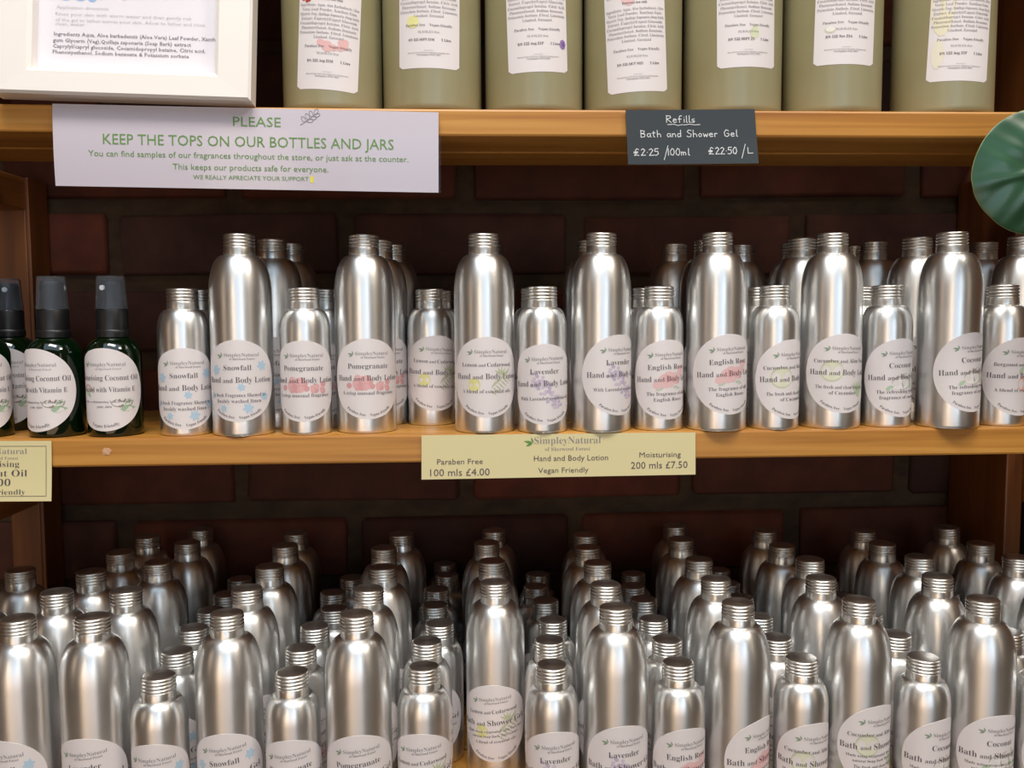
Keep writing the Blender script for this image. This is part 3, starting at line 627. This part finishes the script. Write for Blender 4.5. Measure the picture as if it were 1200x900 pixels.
# ------------------------------------------------------------------ white picture frame on the top shelf
FW, FH, DP = 194.0, 262.0, 18.0
fr = thing('picture_frame', 'white picture frame holding a printed product sheet, leaning on the top shelf', 'picture frame', P(-381.5, 3.2, 266.2))
fr.rotation_euler = (D(-5), D(1.6), D(0))
bl, bb = 28.0, 20.5
vs = []; fs = []
O = [(0, 0), (FW, 0), (FW, FH), (0, FH)]; I = [(bl, bb), (FW-bl, bb), (FW-bl, FH-bl), (bl, FH-bl)]
O2 = [(2, 2), (FW-2, 2), (FW-2, FH-2), (2, FH-2)]; I2 = [(bl-3, bb-3), (FW-bl+3, bb-3), (FW-bl+3, FH-bl+3), (bl-3, FH-bl+3)]
rings = [[(x, 0, z) for x, z in O], [(x, -DP+2, z) for x, z in O], [(x, -DP, z) for x, z in O2], [(x, -DP+.5, z) for x, z in I2], [(x, -DP+3, z) for x, z in I], [(x, 0, z) for x, z in I]]
for r_ in rings: vs += r_
for a in range(6):
    b_ = (a+1) % 6
    for k in range(4): k2 = (k+1) % 4; fs.append((a*4+k, a*4+k2, b_*4+k2, b_*4+k))
link('moulding', mesh_mm('moulding', vs, fs, False), WHITE_PAINT, fr)
sh = link('print_sheet', box_bm(bl-2, FW-bl+2, -5.5, -4.5, bb-2, FH-bl+2), SHEET, fr)
p = Print(); SCL = .692
def fx(x): return (x+1)*SCL
def fz(x, y): return (115+x*.034-y)*.70
GI = INK_SOFT
for tx, x, y, wd in (('Application directions', 59, 17, 57), ('Rinse your skin with warm water and then gently rub', 58, 24.5, 150), ('of the gel to lather across your skin. Allow to lather and rinse', 58, 31, 165), ('clean, water', 58, 35.5, 32)):
    p.text(tx, fx(x), fz(x, y), width=wd*SCL, cap=2.7, m=tint(196, 192, 198), align='l', serif=False, res=1)
for tx, x, y, wd in (('Ingredients Aqua, Aloe barbadensis (Aloe Vera) Leaf Powder, Xanthan', 57, 47, 184), ('gum Glycerin (Veg),Quillaja saponaria (Soap Bark) extract', 56, 54, 152), ('Caprylyl/capryl glucoside, Cocamidopropyl betaine, Citric acid,', 56, 60.5, 168), ('Phenoxyethanol, Sodium benzoate & Potassium sorbate', 56, 67, 150)):
    p.text(tx, fx(x), fz(x, y), width=wd*SCL, cap=3.0, m=tint(132, 124, 134), align='l', serif=False, res=1, off=.012)
p.text('Soap 100g £', fx(116), fz(116, 4), width=58*SCL, cap=6, m=tint(170, 166, 172), serif=False)
for x, y, r_ in ((69, 2, 8), (85, 3, 7.5), (98, 6, 5), (108, 6, 1.6)): p.disc(fx(x), fz(x, y), r_*SCL, r_*.8*SCL, tint(158, 190, 226), 0, 18); p.disc(fx(x)-1, fz(x, y)+1, r_*SCL*.5, r_*.35*SCL, tint(206, 226, 242), .4, 14)
link('lettering', p.flat('lettering', base=5.6), None, sh)
gl = link('glass', box_bm(bl-1, FW-bl+1, -8.4, -7.4, bb-1, FH-bl+1), None, fr)
GLZ = clear_mat(); GLZ.name = 'picture_glass'
for nd in GLZ.node_tree.nodes:
    if nd.type == 'BSDF_GLOSSY': nd.inputs['Roughness'].default_value = 0
gl.data.materials.append(GLZ)

# ------------------------------------------------------------------ dark green leaf hanging in from the right
LEAFM = mat('glossy_leaf', srgb(40, 92, 58), .36, 0, Coat_Weight=.3, Coat_Roughness=.25, Specular_IOR_Level=.6); N, Lk, b = nodes(LEAFM)
tc = N.new('ShaderNodeTexCoord'); n = N.new('ShaderNodeTexNoise'); n.inputs['Scale'].default_value = 30; Lk.new(tc.outputs['Object'], n.inputs[0])
r = ramp(N, [(.3, srgb(22, 62, 34)), (.7, srgb(36, 84, 54))]); Lk.new(n.outputs[0], r.inputs[0]); Lk.new(r.outputs[0], b.inputs['Base Color'])
EDGE = mat('leaf_edge', srgb(120, 130, 76), .4)
pl = thing('trailing_plant', 'dark green glossy heart-shaped leaf hanging in front of the shelves at the right', 'plant', P(465, -62, 214))
def leaf_surface(A, B, nr=14, n=56):
    vs, fs = [], []
    def pt(r_, a):
        e = 1 - .13*math.exp(-((a if a < PI else a-2*PI)/.28)**2) + .05*math.exp(-((a-PI)/.35)**2)   # notch at the stalk, soft tip
        x = A*r_*math.cos(a)*e; z = B*r_*math.sin(a)*e*(1.0-.08*math.cos(a))
        s_ = (A-x)/(2*A); q = z/B
        y = 8*r_**2.4 - 7 - 1.6*math.exp(-(q/.05)**2) + (.6*math.sin(s_*34-abs(q)*15)+.5*math.sin(s_*11+q*9))*min(1, abs(q)*5)*(1-.4*r_)
        return (x-A, y, z)
    vs.append(pt(0, 0))
    for i in range(1, nr+1):
        for k in range(n): vs.append(pt(i/nr, 2*PI*k/n))
    for k in range(n): fs.append((0, 1+(k+1) % n, 1+k))
    for i in range(nr-1):
        for k in range(n): a, b_ = 1+i*n+k, 1+i*n+(k+1) % n; fs.append((a, b_, b_+n, a+n))
    return vs, fs
vs, fs = leaf_surface(54, 47)
lf = link('leaf', mesh_mm('leaf', vs, fs, True), [LEAFM, EDGE], pl)
md = lf.modifiers.new('thickness', 'SOLIDIFY'); md.thickness = .0009; md.material_offset_rim = 1
md2 = lf.modifiers.new('smooth', 'SUBSURF'); md2.levels = 1; md2.render_levels = 2
lf.rotation_euler = (D(0), D(-12), D(0))
def tube(pts, r0, r1, n=8):
    vs, fs = [], []
    for i, q in enumerate(pts):
        q = Vector(q); d = (Vector(pts[min(i+1, len(pts)-1)])-Vector(pts[max(i-1, 0)])).normalized(); a = d.cross(Vector((.3, .2, .9))).normalized(); c_ = d.cross(a); rr = r0+(r1-r0)*i/(len(pts)-1)
        for k in range(n): vs.append(tuple(q+a*rr*math.cos(2*PI*k/n)+c_*rr*math.sin(2*PI*k/n)))
    for i in range(len(pts)-1):
        for k in range(n): fs.append((i*n+k, i*n+(k+1) % n, (i+1)*n+(k+1) % n, (i+1)*n+k))
    return vs, fs
vs, fs = tube([(-2, -1, 0), (10, -2, 8), (24, 4, 30), (40, 20, 48), (62, 44, 56), (80, 64, 53)], 1.4, 2.6)
link('stem', mesh_mm('stem', vs, fs, True), EDGE, pl)

# ------------------------------------------------------------------ dark grey crate beyond the right side frame
cr = thing('crate', 'dark grey plastic crate just visible beyond the right side of the bottom shelf', 'crate', P(640, 200, -315))
CRM = mat('grey_plastic', (.035, .037, .04, 1), .5)
link('crate_body', box_bm(-62, 62, -60, 48, 0, 212, 4), CRM, cr); link('crate_rim', box_bm(-65, 65, -63, 50, 212, 220, 2), mat('grey_plastic_rim', (.12, .12, .125, 1), .5), cr)
